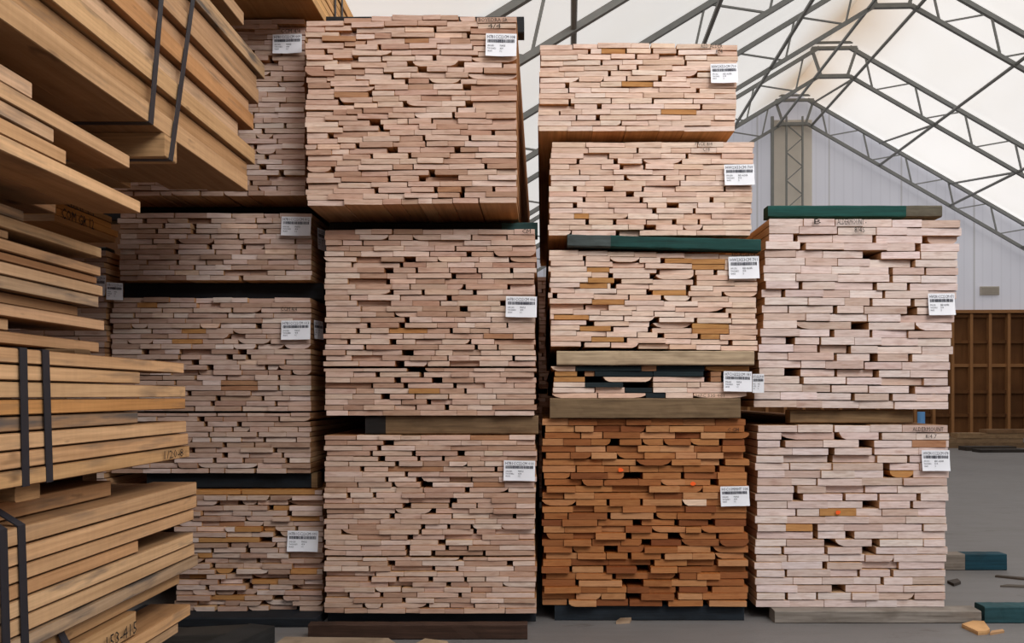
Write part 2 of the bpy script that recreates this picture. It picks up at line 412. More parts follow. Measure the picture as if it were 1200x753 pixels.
front_pack('greyish pink pack at the foot of the second column, just above the floor', GP, (380, 629, 509, 718), 4.63, 34, (20, 46), PINK,
  (370, 480, 2.76), [(235,103,34),(205,123,14),(180,140,10),(213,157,24),(317,140,14),(333,157,10),(412,157,10),(470,138,24),(263,172,14),(150,190,14),(293,207,12),(583,190,10),(230,224,10),(333,224,18),(358,241,40),(250,241,10),(490,260,16),(107,276,12),(190,276,12),(295,308,28),(445,293,25),(435,310,12),(382,326,14),(247,341,18),(643,343,12),(347,375,14),(338,392,10),(430,376,10),(515,393,12),(305,410,18),(408,424,26),(297,440,16),(425,443,12),(380,459,14),(298,458,12),(545,462,10),(245,495,24),(380,515,12),(628,496,20),(470,478,14),(457,520,10),(175,548,14),(372,548,16),(430,565,16),(485,550,10),(105,597,10),(213,597,12),(467,597,12),(285,613,12),(362,630,10),(155,630,10),(265,555,10)],
  [(235,412,190,'brown'),(510,610,240,'brown'),(500,625,90,'brown')], seam=23,
  tag_at=(590.5, 627, 539, 562.5), code='H7B1CC22CM 010', seed=13)
front_pack('short pale pink pack on top of the third column below the roof trusses', GP, (630, 862, 53, 153.5), 4.70, 16, (22, 48), PINKL,
  (620, 30, 2.79), [(197,98,10),(315,98,10),(350,115,8),(402,98,8),(485,98,8),(237,133,8),(512,133,8),(263,160,10),(355,150,8),(428,184,14),(125,205,14),(230,270,16),(405,255,8),(552,222,12),(225,303,14),(563,275,8),(133,255,8),(397,80,6),(480,80,6)],
  [(237,315,82,'amber'),(303,405,204,'amber'),(432,547,291,'amber')], rag=2.2, bow=3.5, lean=(3, 0),
  tag_at=(832, 863.5, 76, 99), code='HW2X53CM 710', sub=SUBA, marks=[('RED ALDER', 821, 846, 53, 57.5), ('8/4', 838, 846, 59, 64)], fit=(56, 155.5), yj=.004, ragr=1.2, seed=14, wane=.03)
front_pack('pale pink pack second from the top of the third column, above the green timber', GP, (643, 881.5, 166, 275.5), 4.70, 17, (22, 46), PINKL,
  (620, 30, 2.79), [(160,437,10),(283,438,14),(303,457,14),(315,492,10),(443,492,8),(517,424,10),(355,405,8),(150,528,12),(260,530,30),(330,550,26),(372,533,8),(180,567,10),(367,567,12),(597,567,14),(150,585,14),(470,585,40),(410,602,14),(540,603,10),(190,637,12),(280,640,12),(395,655,40),(475,638,14),(555,638,8),(290,672,14),(640,530,8)],
  [(148,195,620,'amber')], rag=2.2, tag_at=(848, 883, 193.5, 218), code='HW2X53CM 709', sub=SUBA, lean=(2, -1),
  marks=[('FACE 8/4', 814, 834, 167.5, 171.5), ('C08', 823, 831, 173.5, 178)], fit=(165, 275), yj=.004, ragr=1.2, seed=15, wane=.03)
front_pack('pack with scattered amber boards in the third column, directly below the green timber', GP, (643, 888, 295, 408), 4.70, 18, (26, 46), PINKL,
  (620, 260, 3.136), [(203,128,12),(300,190,18),(325,215,30),(310,235,22),(475,180,14),(455,203,24),(610,200,14),(610,220,14),(585,243,18),(95,275,18),(440,265,18),(577,265,16),(490,285,12),(827,272,14),(712,255,10),(470,348,18),(612,350,12),(718,330,12),(205,320,8),(450,370,16),(445,388,18),(305,382,12),(485,410,26),(225,362,30),(355,425,12),(740,435,16),(197,448,14),(685,182,14),(488,137,10),(625,410,12),(738,352,10)],
  [(500,597,138,'amber'),(597,720,145,'amber'),(600,718,158,'amber'),(213,295,172,'amber'),(217,313,213,'amber'),(187,287,235,'amber'),(455,577,264,'amber'),(232,350,302,'amber'),(92,220,340,'amber'),(187,300,382,'amber'),(230,348,425,'amber'),(600,735,375,'amber'),(600,735,392,'amber'),(630,700,412,'amber')],
  rag=3, tilt=-6, tag_at=(853, 888.5, 301, 327), code='HW2X53CM 701', sub=SUBA, marks=[('RED ALDER 5/4', 857, 884, 297, 301)], yj=.004, seed=16, wane=.07)
K, P_, A_, B_ = 'black', 'pale', 'amber', 'brown'
front_pack('thin broken pack of blackened boards between two grey timbers in the third column', GP, (645, 876, 428, 466), 4.70, 6, (26, 46), PINKL,
  (620, 260, 3.136), custom=[
   [(80,170,'pale'),(172,412,K),(414,468,B_),(470,644,K),(650,810,A_)],
   [(95,176,A_),(205,240,B_),(242,455,K),(457,640,K),(668,706,B_)],
   [(92,205,A_),(272,452,P_),(456,645,None),(668,706,B_)],
   [(90,205,None),(207,345,K),(456,580,None),(582,628,None),(632,720,None)],
   [(88,240,None),(245,352,None),(354,452,K),(456,580,None),(582,800,None)],
   [(86,250,P_),(254,428,P_),(430,500,K),(502,602,None),(605,800,P_)]],
  rag=3, tag_at=(847, 880, 435, 458.5), code='H7C1GS22CM 181', seed=17, wane=.04, marks=[('H7C 535 001', 815, 848, 461.6, 464.8)], extra_tags=[(881, 894, 438, 460, -.25, -.02)])
front_pack('reddish brown pack at the foot of the third column, two orange paint dots', GP, (635.5, 877, 490, 710), 4.70, 28, (24, 44), BRN,
  (620, 480, 2.757), [(278,104,30),(620,105,14),(337,215,62),(600,240,25),(625,172,18),(608,195,16),(255,302,10),(363,302,10),(258,350,12),(350,370,30),(590,372,22),(478,378,14),(322,415,20),(468,417,38),(380,437,32),(265,458,45),(610,415,10),(592,460,10),(325,482,12),(432,484,12),(370,522,45),(605,505,12),(135,523,10),(245,523,10),(275,545,14),(155,567,12),(480,548,14),(335,565,70),(480,585,12),(585,588,16),(337,608,50),(475,608,14),(440,632,20),(572,635,20),(407,350,12),(400,505,12),(497,215,12)],
  [(495,572,305,'pale')], rag=5.5, tag_at=(843.5, 877, 569, 592), code='H1C11MMHT 104', dots=[(295,193),(528,238)], fit=(491.5, 713), seed=18, wane=.16, yj=.018,
  marks=[('C CM', 852, 865, 501, 505)])
front_pack('pale grey pack of thick boards topped by a green timber', GP, (890, 1118, 256, 478), 4.75, 24, (28, 52), GREYP,
  (870, 230, 2.79), [(175,133,18),(197,163,18),(432,138,12),(600,137,24),(573,165,20),(425,190,60),(485,245,14),(190,293,14),(433,295,12),(543,297,12),(485,270,14),(303,372,14),(463,318,8),(555,350,14),(553,375,36),(385,424,56),(293,450,16),(157,470,30),(420,450,10),(250,497,14),(350,500,10),(303,523,12),(430,527,26),(165,572,56),(193,597,14),(310,577,12),(440,577,14),(555,630,24),(360,653,12),(485,655,12),(560,220,6),(597,245,8),(135,315,10),(420,348,10),(563,425,8),(548,525,12)],
  [(50,165,358,'brown')], rag=4, lean=(9, -6), tilt=-3, tag_at=(1086, 1117, 344, 369.5), code='HW2R1CC22CM 071', sub=SUBA,
  marks=[('B', 953, 961, 257, 263), ('ALDERMOUNT -', 980, 1014, 257, 263.5), ('8/4S', 1000, 1012, 266.5, 273)], fit=(256.5, 478), seed=19, wane=.03)
front_pack('pale grey pack with one orange dot, standing on a long grey floor timber', GP, (885, 1110.5, 497, 711), 4.75, 24, (28, 52), GREYP,
  (870, 470, 2.66), [(295,103,14),(430,107,10),(125,128,16),(387,130,48),(278,150,20),(278,172,20),(408,152,12),(518,177,8),(450,197,25),(450,220,22),(165,270,12),(173,293,32),(317,290,10),(425,292,8),(548,295,14),(400,318,50),(527,318,10),(228,390,14),(228,413,18),(335,413,28),(272,437,34),(260,460,10),(415,437,24),(395,460,44),(257,510,14),(135,532,10),(363,535,8),(465,532,10),(300,580,44),(137,605,10),(233,603,8),(125,460,10),(435,557,10)],
  [(46,176,178,'amber'),(452,533,223,'amber'),(240,355,344,'amber'),(135,217,390,'amber'),(525,634,82,'brown'),(530,634,132,'brown')], rag=3, lean=(1, -1),
  tag_at=(1078.5, 1111, 527, 551), code='HW2R1CC22CM 078', sub=SUBA, dots=[(295,345)], marks=[('ALDERMOUNT', 1068, 1104, 500, 505), ('8/4 7', 1083, 1096, 508.5, 513)], fit=(495.5, 710.5), seed=20, wane=.03)
front_pack('tall pack at the top of the first column, partly behind the strapped timbers', GP, (122, 357.5, 22, 229), 4.70, 34, (18, 38), DUSK,
  (0, 0, 2.897), [(860,175,10),(918,198,14),(960,268,8),(968,428,10),(893,445,14),(905,530,14),(893,568,26),(955,585,18),(865,490,12),(852,620,12)], [], rag=3,
  tag_at=(321, 355, 41.5, 64.5), code='H7B1CC22CM 009', ragr=1.2, seed=21, marks=[('CCM 4/4', 330, 353, 35.5, 40)])
front_pack('low pack in the first column directly under the tall one, dark gaps around it', GP, (138, 365, 249, 328), 4.75, 13, (18, 38), DUSK,
  (120, 220, 3.764), [(185,147,20),(403,165,24),(403,187,24),(272,167,14),(240,190,14),(222,235,12),(328,233,18),(325,278,18),(472,256,24),(600,212,12),(622,256,20),(612,278,12),(715,190,14),(850,235,8),(852,295,12),(153,302,12),(330,323,14),(420,367,14),(457,325,8),(610,390,20),(497,278,8),(405,345,10)],
  [(525,680,163,'pale'),(720,850,275,'pale'),(320,425,368,'pale')], rag=3.5, tag_at=(331, 365.5, 254.5, 277), code='H7B1CC22CM 012', fit=(249.5, 326.5), extra_tags=[(361, 383, 265, 290, 1.35, .09)], ragr=1.2, seed=22)
front_pack('pack third from the top of the first column, dark seam low down', GP, (130, 364.5, 348, 554), 4.75, 34, (18, 38), DUSK,
  (120, 220, 3.764), [(400,540,8),(575,540,12),(552,565,8),(690,605,26),(218,627,10),(620,718,34),(190,727,30),(340,745,12),(617,720,36),(562,742,32),(410,767,38),(478,787,30),(645,745,20),(722,787,14),(835,814,10),(412,842,14),(780,837,12),(382,900,22),(510,920,20),(705,920,16),(778,882,10),(485,947,16),(615,967,8),(765,947,10),(505,997,12),(435,1020,34),(458,1040,18),(605,1042,22),(780,1020,10),(470,1085,8),(687,1082,10),(713,1107,12),(540,1132,18),(670,1132,8),(762,1152,16),(540,1174,26),(398,1152,20),(795,1174,12),(495,1197,18),(817,1197,18),(622,1199,8),(675,1239,12)],
  [(350,455,628,'amber'),(308,440,674,'amber'),(155,240,515,'amber'),(432,520,605,'pale'),(595,685,767,'pale'),(525,685,860,'brown'),(525,685,885,'brown')], rag=3.5, seam=22,
  tag_at=(331, 365, 375.5, 398), code='H7B1CC22CM 013', extra_tags=[(129, 146, 332, 352, .55, -.03), (357, 379, 374, 396, 1.35, .09)], ragr=1.2, seed=23, marks=[('CCM 4/4', 330, 349, 360, 364.5)])
front_pack('uneven pack with amber boards and gaps at the foot of the first column', GP, (205, 379, 573, 715), 4.75, 23, (20, 36), DUSK,
  (140, 550, 3.711), [(655,165,22),(520,150,20),(740,190,24),(640,300,50),(685,275,30),(560,355,24),(405,350,14),(405,412,20),(500,437,24),(600,390,14),(735,462,16),(545,485,30),(385,520,20),(565,505,25),(690,548,50),(425,607,14),(775,603,20),(480,320,14),(770,255,14)],
  [(330,525,98,'amber'),(530,850,98,'amber'),(745,870,208,'amber'),(555,675,255,'amber'),(350,610,293,'amber'),(340,400,375,'amber'),(418,490,440,'amber'),(665,740,165,'amber'),(575,690,490,'amber'),(400,545,565,'amber'),(745,860,443,'amber'),(300,380,470,'amber'),(505,620,262,'amber'),(430,540,225,'brown'),(600,730,140,'pale'),(470,575,270,'pale'),(340,460,268,'pale')], rag=4, wane=.25, yj=.02,
  tag_at=(338, 374, 621, 645), code='H7B1CC22CM 091', ragr=1.2, seed=24)
# farther column, glimpsed in the gap beside the strapped timbers
GF = 'packs glimpsed between the strapped timbers and the first column'
front_pack('pack with a bent tag glimpsed between the aisle timbers and the first column', GF, (-95, 124, 293, 520), 4.72, 34, (18, 38), DUSK, rag=3, seed=31, L=2.2, nparts=12,
  tag_at=(108, 126, 323, 347), code='H7B1CC22CM 014')
front_pack('floor level pack hidden in shadow below the one with the bent tag', GF, (-95, 124, 540, 715), 4.72, 26, (18, 38), DUSK, rag=3, seed=32, L=2.2, nparts=0)
front_pack('few amber boards with stencilled lettering glimpsed above the loose aisle timbers', GF, (-178, 66, 226, 259), 4.1, 4, (30, 60), [(190, 150, 100), (180, 136, 86), (170, 140, 110)], rag=2, seed=33, L=.56, nparts=12)
# stack standing behind, seen through the slot between second and third columns
front_pack('dark pack seen only through the slot between the second and third columns', 'packs behind the slot', (600, 690, 324, 455), 10.0, 28, (9, 18), DUSK, seed=34, L=3.0, nparts=6, rag=1)
front_pack('lower pack seen only through the slot between the second and third columns', 'packs behind the slot', (600, 690, 461, 582), 10.0, 26, (9, 18), DUSK, seed=35, L=3.0, nparts=6, rag=1)

# ------------------------------------------------------------------ strapped timbers beside the aisle: packs seen from the side
def hull(pts):
    pts = sorted(set(pts))
    def half(p):
        h = []
        for q in p:
            while len(h) > 1 and (h[-1][0]-h[-2][0])*(q[1]-h[-2][1])-(h[-1][1]-h[-2][1])*(q[0]-h[-2][0]) <= 0: h.pop()
            h.append(q)
        return h
    a, b = half(pts), half(pts[::-1]); return a[:-1]+b[:-1]

TAN = [(212, 172, 132), (204, 163, 122), (216, 180, 142), (198, 156, 114), (220, 186, 150), (206, 168, 128)]
def soften(c, k=.16):
    g = .3*c[0]+.6*c[1]+.1*c[2]; return tuple(v+(g-v)*k for v in c)
def side_pack(label, rows, X0, W=1.05, Y0=.7, nacross=6, straps=(), seed=1, group='strapped and loose timbers stacked beside the aisle', text=(), strapw=.034, block=None):
    """rows: (z bottom, z top, set-back of the aisle face, far end, colour or None)"""
    r = random.Random(seed)
    zb = min(q[0] for q in rows)
    root = empty('timber_pack', (X0-W/2, (Y0+rows[0][3])/2, zb), label, 'timber pack', group)
    rects = []
    for (z0, z1, rec, ye, col) in rows:
        xr = X0-rec; rects.append((xr, z0, z1, ye))
        cuts = [xr]
        for i in range(nacross): cuts.append(cuts[-1]-W/nacross*r.uniform(.85, 1.15))
        for i in range(nacross):
            c = jit(soften(lin(col or r.choice(TAN))), r, .06); e = ye if i == 0 else ye-r.uniform(0, .18) if i < 2 else ye-r.uniform(-.03, .25)
            xa, xb = cuts[i+1]+.0015, cuts[i]; ch = .003
            b = MB()
            n = 8; prof = [(xa, z0), (xb-ch, z0), (xb, z0+ch), (xb, z1-ch-.001), (xb-ch, z1-.001), (xa, z1-.001)]
            # slight bow and wander of the aisle face along the length
            amp, ph = r.uniform(.001, .004), r.uniform(0, 6)
            rings = []
            for s in range(n+1):
                y = Y0+(e-Y0)*s/n; d = amp*math.sin(ph+y*1.7)
                rings.append([(x+d, y, z) for x, z in prof])
            m = len(prof)
            vs = [p for rg in rings for p in rg]
            fs = [tuple(range(m)), tuple(range(len(vs)-1, len(vs)-1-m, -1))]+[(s*m+i, (s+1)*m+i, (s+1)*m+(i+1) % m, s*m+(i+1) % m) for s in range(n) for i in range(m)]
            b.add(vs, fs, (*c, r.random()+(2 if col in ((190, 160, 128), (176, 140, 104), (190, 160, 130)) or r.random() < .07 else 0)))
            b.build('board', M['tan'], root)
    for y, lean in straps:
        pts = []
        for xr, z0, z1, ye in rects:
            if ye > y: pts += [(xr+.0055, z0-.002), (xr+.0055, z1+.002), (xr-W+.05, z0-.002), (xr-W+.05, z1+.002)]
        if block and block[2] < y < block[3]: pts += [(block[1]+.004, block[4]-.002), (block[0], block[4]-.002)]
        h = hull(pts); b = MB(); n = len(h); zc = min(p[1] for p in h)
        cx = sum(p[0] for p in h)/n; cz = sum(p[1] for p in h)/n
        vs = []
        for px, pz in h:
            yy = y+lean*(pz-zc)
            ix, iz = px+(.003 if cx > px else -.003), pz+(.003 if cz > pz else -.003)
            vs += [(px, yy-strapw/2, pz), (px, yy+strapw/2, pz), (ix, yy+strapw/2, iz), (ix, yy-strapw/2, iz)]
        fs = []
        for i in range(n):
            a, c = i*4, ((i+1) % n)*4
            for q in range(4): fs.append((a+q, a+(q+1) % 4, c+(q+1) % 4, c+q))
        b.add(vs, fs); b.build('strap', M['strap'], root, 'black plastic strap')
    if block:
        b = MB(); b.box(*block, (*lin((192, 152, 108)), .37), .004); b.build('support_block', M['bunk'], root, 'short wooden block held under the timbers by the strap')
    for s, ya, yb_, za, zz, sk in text:
        b = MB(); lettering(b, s, lambda u, v: (X0+.006, ya+(yb_-ya)*u, za+sk*u+(zz-za)*v), 0, 1, 0, 1)
        b.build('lettering', M['grease'], root, 'dark stencilled characters')
    return root

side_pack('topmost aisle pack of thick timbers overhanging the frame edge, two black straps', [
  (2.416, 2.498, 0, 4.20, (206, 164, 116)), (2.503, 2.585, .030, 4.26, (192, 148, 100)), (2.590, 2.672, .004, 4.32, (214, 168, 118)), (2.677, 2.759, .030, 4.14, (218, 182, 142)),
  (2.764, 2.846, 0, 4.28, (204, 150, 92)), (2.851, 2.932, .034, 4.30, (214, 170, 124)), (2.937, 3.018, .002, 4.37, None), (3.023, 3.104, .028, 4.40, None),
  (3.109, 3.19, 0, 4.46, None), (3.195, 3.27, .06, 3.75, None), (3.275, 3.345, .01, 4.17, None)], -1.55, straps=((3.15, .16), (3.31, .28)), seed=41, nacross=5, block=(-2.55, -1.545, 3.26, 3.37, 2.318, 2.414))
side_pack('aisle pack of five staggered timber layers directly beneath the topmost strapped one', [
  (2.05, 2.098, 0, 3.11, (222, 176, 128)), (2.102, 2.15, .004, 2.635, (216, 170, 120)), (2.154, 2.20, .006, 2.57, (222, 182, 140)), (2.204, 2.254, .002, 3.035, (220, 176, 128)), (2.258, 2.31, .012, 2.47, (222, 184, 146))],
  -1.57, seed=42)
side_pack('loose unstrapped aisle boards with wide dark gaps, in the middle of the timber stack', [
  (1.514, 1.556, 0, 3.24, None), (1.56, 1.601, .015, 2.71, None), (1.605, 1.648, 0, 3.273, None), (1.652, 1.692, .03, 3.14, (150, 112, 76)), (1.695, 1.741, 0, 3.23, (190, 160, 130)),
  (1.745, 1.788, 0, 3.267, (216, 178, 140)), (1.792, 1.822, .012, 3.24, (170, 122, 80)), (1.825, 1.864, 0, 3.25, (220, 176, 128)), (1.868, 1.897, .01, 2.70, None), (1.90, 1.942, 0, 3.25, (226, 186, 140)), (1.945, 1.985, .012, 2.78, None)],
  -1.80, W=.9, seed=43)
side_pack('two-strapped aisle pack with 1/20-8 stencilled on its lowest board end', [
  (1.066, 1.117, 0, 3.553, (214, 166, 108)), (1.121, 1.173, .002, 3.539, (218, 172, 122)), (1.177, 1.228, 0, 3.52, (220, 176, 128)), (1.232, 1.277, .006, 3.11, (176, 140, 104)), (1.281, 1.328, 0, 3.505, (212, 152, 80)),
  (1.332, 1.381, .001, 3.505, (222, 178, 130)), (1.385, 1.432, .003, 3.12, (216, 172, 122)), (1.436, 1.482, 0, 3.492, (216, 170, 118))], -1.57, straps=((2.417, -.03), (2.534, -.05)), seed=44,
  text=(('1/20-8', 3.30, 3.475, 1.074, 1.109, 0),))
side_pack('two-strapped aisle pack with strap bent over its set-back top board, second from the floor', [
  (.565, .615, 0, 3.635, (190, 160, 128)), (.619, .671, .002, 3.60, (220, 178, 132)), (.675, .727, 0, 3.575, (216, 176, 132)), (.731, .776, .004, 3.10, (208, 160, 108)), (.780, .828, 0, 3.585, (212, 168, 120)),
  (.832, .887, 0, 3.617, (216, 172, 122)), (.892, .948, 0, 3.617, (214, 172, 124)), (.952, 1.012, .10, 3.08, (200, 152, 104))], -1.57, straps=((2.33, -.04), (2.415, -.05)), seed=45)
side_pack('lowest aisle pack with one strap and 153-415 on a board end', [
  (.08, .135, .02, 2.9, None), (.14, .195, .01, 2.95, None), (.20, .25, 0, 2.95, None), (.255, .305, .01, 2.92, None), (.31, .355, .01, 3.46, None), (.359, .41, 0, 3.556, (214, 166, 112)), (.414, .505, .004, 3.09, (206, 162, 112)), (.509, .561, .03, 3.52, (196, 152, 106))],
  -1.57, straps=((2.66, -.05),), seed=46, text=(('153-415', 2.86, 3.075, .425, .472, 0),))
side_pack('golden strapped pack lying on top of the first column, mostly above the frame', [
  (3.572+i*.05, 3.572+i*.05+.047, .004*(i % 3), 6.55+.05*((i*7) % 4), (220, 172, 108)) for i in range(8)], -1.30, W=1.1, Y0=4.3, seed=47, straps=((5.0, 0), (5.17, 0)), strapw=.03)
t = [o for o in C.objects if o.type == 'EMPTY' and 'stencilled lettering glimpsed' in o.get('label', '')][0]
b = MB()
for s, za in (('ALDER 4/4', 2.335), ('COM GR 12', 2.262)):
    lettering(b, s, lambda u, v: (wx(66, 4.1)+.004, 4.14+.30*u, za+.055*v), 0, 1, 0, 1)
b.build('lettering', M['grease'], t, 'dark stencilled characters')
r0 = wx(30, 4.1)
paper_tag(t, wx(25, 4.1), wx(43, 4.1), 2.325, 2.368, 4.08, 'H7B1CC 015', [], .01)

# ------------------------------------------------------------------ bunks (timbers that carry the packs)
TEAL, DARKT, BROWNT, GREYT, BLK = (24, 74, 74), (30, 42, 46), (112, 88, 62), (168, 148, 122), (34, 36, 40)
def bunk(label, x0, x1, y0, y1, z0, z1, col, group='bunk timbers carrying the packs', paint=None, end=None, tiltz=0.0):
    """x0..x1 along the timber, y0..y1 its depth; paint = (colour, from x) for a painted stretch"""
    root = empty('bunk_timber', ((x0+x1)/2, (y0+y1)/2, z0), label, 'bunk timber', group)
    r = random.Random(label); n = 14; ch = .006
    def seg(xa, xb, c, nm, lab=None, grow=0.0):
        b = MB(); prof = [(y0+ch, z0), (y1, z0), (y1, z1-ch), (y1-ch, z1), (y0+ch, z1), (y0, z1-ch), (y0, z0+ch)]
        prof = [(y+(-grow if y < (y0+y1)/2 else grow), z) for y, z in prof]
        m = len(prof); k = max(2, int(n*(xb-xa)/(x1-x0)+1)); vs = []
        for s in range(k+1):
            x = xa+(xb-xa)*s/k
            for y, z in prof: vs.append((x, y+r.uniform(-.002, .002), z+(r.uniform(-.003, 0) if z > z0+.02 else 0)+tiltz*((x-x0)/(x1-x0)-.5)))
        fs = [tuple(range(m-1, -1, -1)), tuple(range(k*m, k*m+m))]+[(s*m+i, s*m+(i+1) % m, (s+1)*m+(i+1) % m, (s+1)*m+i) for s in range(k) for i in range(m)]
        b.add(vs, fs, (*lin(c), r.random())); b.build(nm, M['bunk'], root, lab)
    if paint:
        pc, xp, before = paint
        if before: seg(x0, xp, pc, 'painted_end', 'painted stretch of the timber'); seg(xp, x1, col, 'timber')
        else: seg(x0, xp, col, 'timber'); seg(xp, x1, pc, 'painted_end', 'painted stretch of the timber')
    else: seg(x0, x1, col, 'timber')
    return root
def bunk_px(label, xa, xb, Y, z0, z1, col, d=.10, **k):
    return bunk(label, wx(xa, Y), wx(xb, Y), Y, Y+d, z0, z1, col, **k)

# second column
zM1t, zM1b, zM2t, zM2b, zM3t, zM3b = wz(22, 4.45), wz(239, 4.45), wz(268, 4.63), wz(486.5, 4.63), wz(509, 4.63), wz(718, 4.63)
bunk('dark teal timber on top of the second column, its end jutting past the pack', wx(382, 4.68), -.105, 4.68, 4.78, wz(16.5, 4.45), 3.569, BLK)
bunk_px('dark teal timber between the top and middle packs of the second column', 386, 630, 4.86, zM2t+.001, zM1b-.012, (34, 32, 28), paint=((40, 70, 70), wx(588, 4.86), False))
bunk_px('brown timber between the middle and bottom packs of the second column', 428, 631, 4.66, zM3t+.001, zM2b-.001, (118, 94, 68), paint=((34, 30, 28), wx(452, 4.66), True))
bunk_px('dark floor timber under the bottom pack of the second column', 384, 628, 4.72, 0, zM3b-.001, (34, 40, 48))
# first column
zL = [wz(229, 4.70), wz(249, 4.75), wz(328, 4.75), wz(348, 4.75), wz(554, 4.75), wz(573, 4.75), wz(715, 4.75)]
bunk_px('black timber under the tall top pack of the first column', 120, 362, 4.98, zL[1]+.001, zL[0]-.001, (26, 28, 34))
bunk_px('black timber below the low pack of the first column', 146, 379, 4.86, zL[3]+.001, zL[2]-.001, (28, 32, 38))
bunk_px('black timber with a pale cut end above the amber pack of the first column', 172, 372, 4.80, zL[5]+.001, zL[4]-.001, (27, 34, 40), paint=((140, 112, 78), wx(365, 4.80), False))
bunk_px('dark floor timber under the amber pack of the first column', 140, 372, 4.60, 0, zL[6]-.001, (24, 28, 34), d=.30)  # brought forward, widened and near-black to stand for shade on the floor
# third column
R = [wz(153.5, 4.7), wz(166, 4.7), wz(275.5, 4.7), wz(295, 4.7), wz(408, 4.7), wz(428, 4.7), wz(466, 4.7), wz(490, 4.7), wz(710, 4.7)]
bunk_px('thin dark timber below the topmost pack of the third column', 648, 870, 4.90, R[1]+.001, R[0]-.001, (40, 36, 32))
bunk('dark green painted timber jutting out below the second pack of the third column', wx(665, 4.66), wx(891.5, 4.66), 4.655, 4.742, R[3]+.012, R[2]-.016, (20, 66, 62), paint=((74, 84, 84), wx(715, 4.7), True), tiltz=-.03)
bunk_px('pale weathered timber with a knot above the blackened thin pack', 652.5, 884, 4.66, R[5]+.001, R[4]-.016, (186, 164, 136))
bunk_px('brown weathered timber between the blackened pack and the reddish brown pack', 644.5, 868, 4.66, R[7]+.001, R[6]-.001, (122, 100, 74))
bunk_px('dark floor timber under the reddish brown pack', 650, 872, 4.74, 0, R[8]-.001, (32, 40, 48))
# fourth column
Q = [wz(257, 4.75), wz(478, 4.75), wz(497, 4.75), wz(711, 4.75)]
bunk('green painted timber on top of the pale pack at the aisle end', wx(900, 4.78), wx(1104, 4.78), 4.78, 4.88, Q[0]+.022, Q[0]+.092, (98, 92, 78), paint=((14, 72, 66), wx(1062, 4.78), True))
bunk_px('brown timber between the two pale packs at the aisle end', 926, 1070, 4.80, Q[2]+.006, Q[1]-.010, (128, 102, 72))
bunk('long grey floor timber under the pale pack, running out past it', wx(908, 4.68), wx(1150, 4.68), 4.68, 4.80, 0, Q[3]-.002, (134, 126, 118))
bunk('teal black timber lying on the floor at the end of the long grey one', wx(1154, 4.68), wx(1240, 4.68), 4.68, 4.79, 0, .10, (38, 74, 80), group='loose floor timbers')
bunk('short timber with teal painted end on the floor behind the aisle end packs', wx(1060, 6.1), wx(1180, 6.1), 6.1, 6.22, 0, .125, (128, 118, 108), group='loose floor timbers', paint=((20, 62, 76), wx(1131, 6.1), False))
# slot stack and far packs
bunk('timber under the farther packs seen through the slot', wx(600, 10), wx(690, 10), 10.1, 10.2, 0, wz(582, 10)-.001, DARKT)
bunk('timber between the farther packs seen through the slot', wx(600, 10), wx(690, 10), 10.1, 10.2, wz(461, 10)+.001, wz(455, 10)-.001, DARKT)
bunk('floor timber under the shadowed pack beside the first column', wx(-95, 4.8), wx(124, 4.8), 4.8, 4.9, 0, wz(715, 4.72)-.001, DARKT)
bunk('timber between the shadowed packs beside the first column', wx(-95, 4.8), wx(124, 4.8), 4.8, 4.9, wz(540, 4.72)+.001, wz(520, 4.72)-.001, DARKT)
bunk('timber on the shadowed pack carrying the stencilled amber boards', wx(-95, 4.8), wx(124, 4.8), 4.8, 4.9, wz(293, 4.72)+.001, wz(259, 4.1)-.001, DARKT)
# timbers inside the aisle stack
GB = 'bunk timbers inside the aisle stack'
bunk('near wooden block under the topmost aisle pack', -2.6, -1.62, 1.5, 1.63, 2.312, 2.414, (170, 132, 90), group=GB)
bunk('timber between the staggered aisle pack and the loose boards', -2.6, -1.85, 2.3, 2.4, 1.987, 2.048, BROWNT, group=GB)
bunk('thin stick between the loose boards and the numbered strapped pack', -2.55, -1.70, 2.9, 3.0, 1.484, 1.512, BROWNT, group=GB)
bunk('nearer thin stick between the loose boards and the numbered strapped pack', -2.55, -1.70, 1.5, 1.6, 1.484, 1.512, BROWNT, group=GB)
bunk('wooden block under the numbered strapped pack near its straps', -2.5, -1.60, 2.42, 2.54, 1.014, 1.064, (176, 134, 92), group=GB)
bunk('wooden block under the numbered strapped pack near its far end', -2.5, -1.80, 3.12, 3.22, .950, 1.064, (120, 92, 64), group=GB)
bunk('floor timber under the lowest aisle pack', -2.5, -1.70, 2.2, 2.3, 0, .079, DARKT, group=GB)
# loose floor timbers and offcuts in the aisle
GL = 'loose floor timbers'
bunk('dark brown timber lying on the floor before the second column', wx(361, 4.37), wx(618, 4.37), 4.37, 4.43, 0, .086, (64, 44, 34), group=GL)
def plank(name, label, cat, pts, z0, z1, col, group=None, mat='bunk'):
    b = MB(); n = len(pts)
    vs = [(x, y, z0) for x, y in pts]+[(x, y, z1) for x, y in pts]
    b.add(vs, [tuple(range(n-1, -1, -1)), tuple(range(n, 2*n))]+[(i, (i+1) % n, (i+1) % n+n, i+n) for i in range(n)], (*lin(col), rng.random()))
    return b.build(name, M[mat], None, label, cat, group)
def fl(px, py, z=0.0):
    Y = (EYE-z)*F/(py-HY); return (wx(px, Y), Y)
a, c_ = fl(322, 733, .09), fl(268, 757, .09)
d = Vector((a[0]-c_[0], a[1]-c_[1])).normalized(); nn = Vector((-d.y, d.x))*.16
plank('floor_timber', 'dark timber with a pale scuffed side lying askew on the aisle floor', 'floor timber', [c_, a, (a[0]+nn.x, a[1]+nn.y), (c_[0]+nn.x, c_[1]+nn.y)], 0, .09, (44, 44, 44), GL)
a, c_ = fl(290, 731, .05), fl(150, 738, .05)
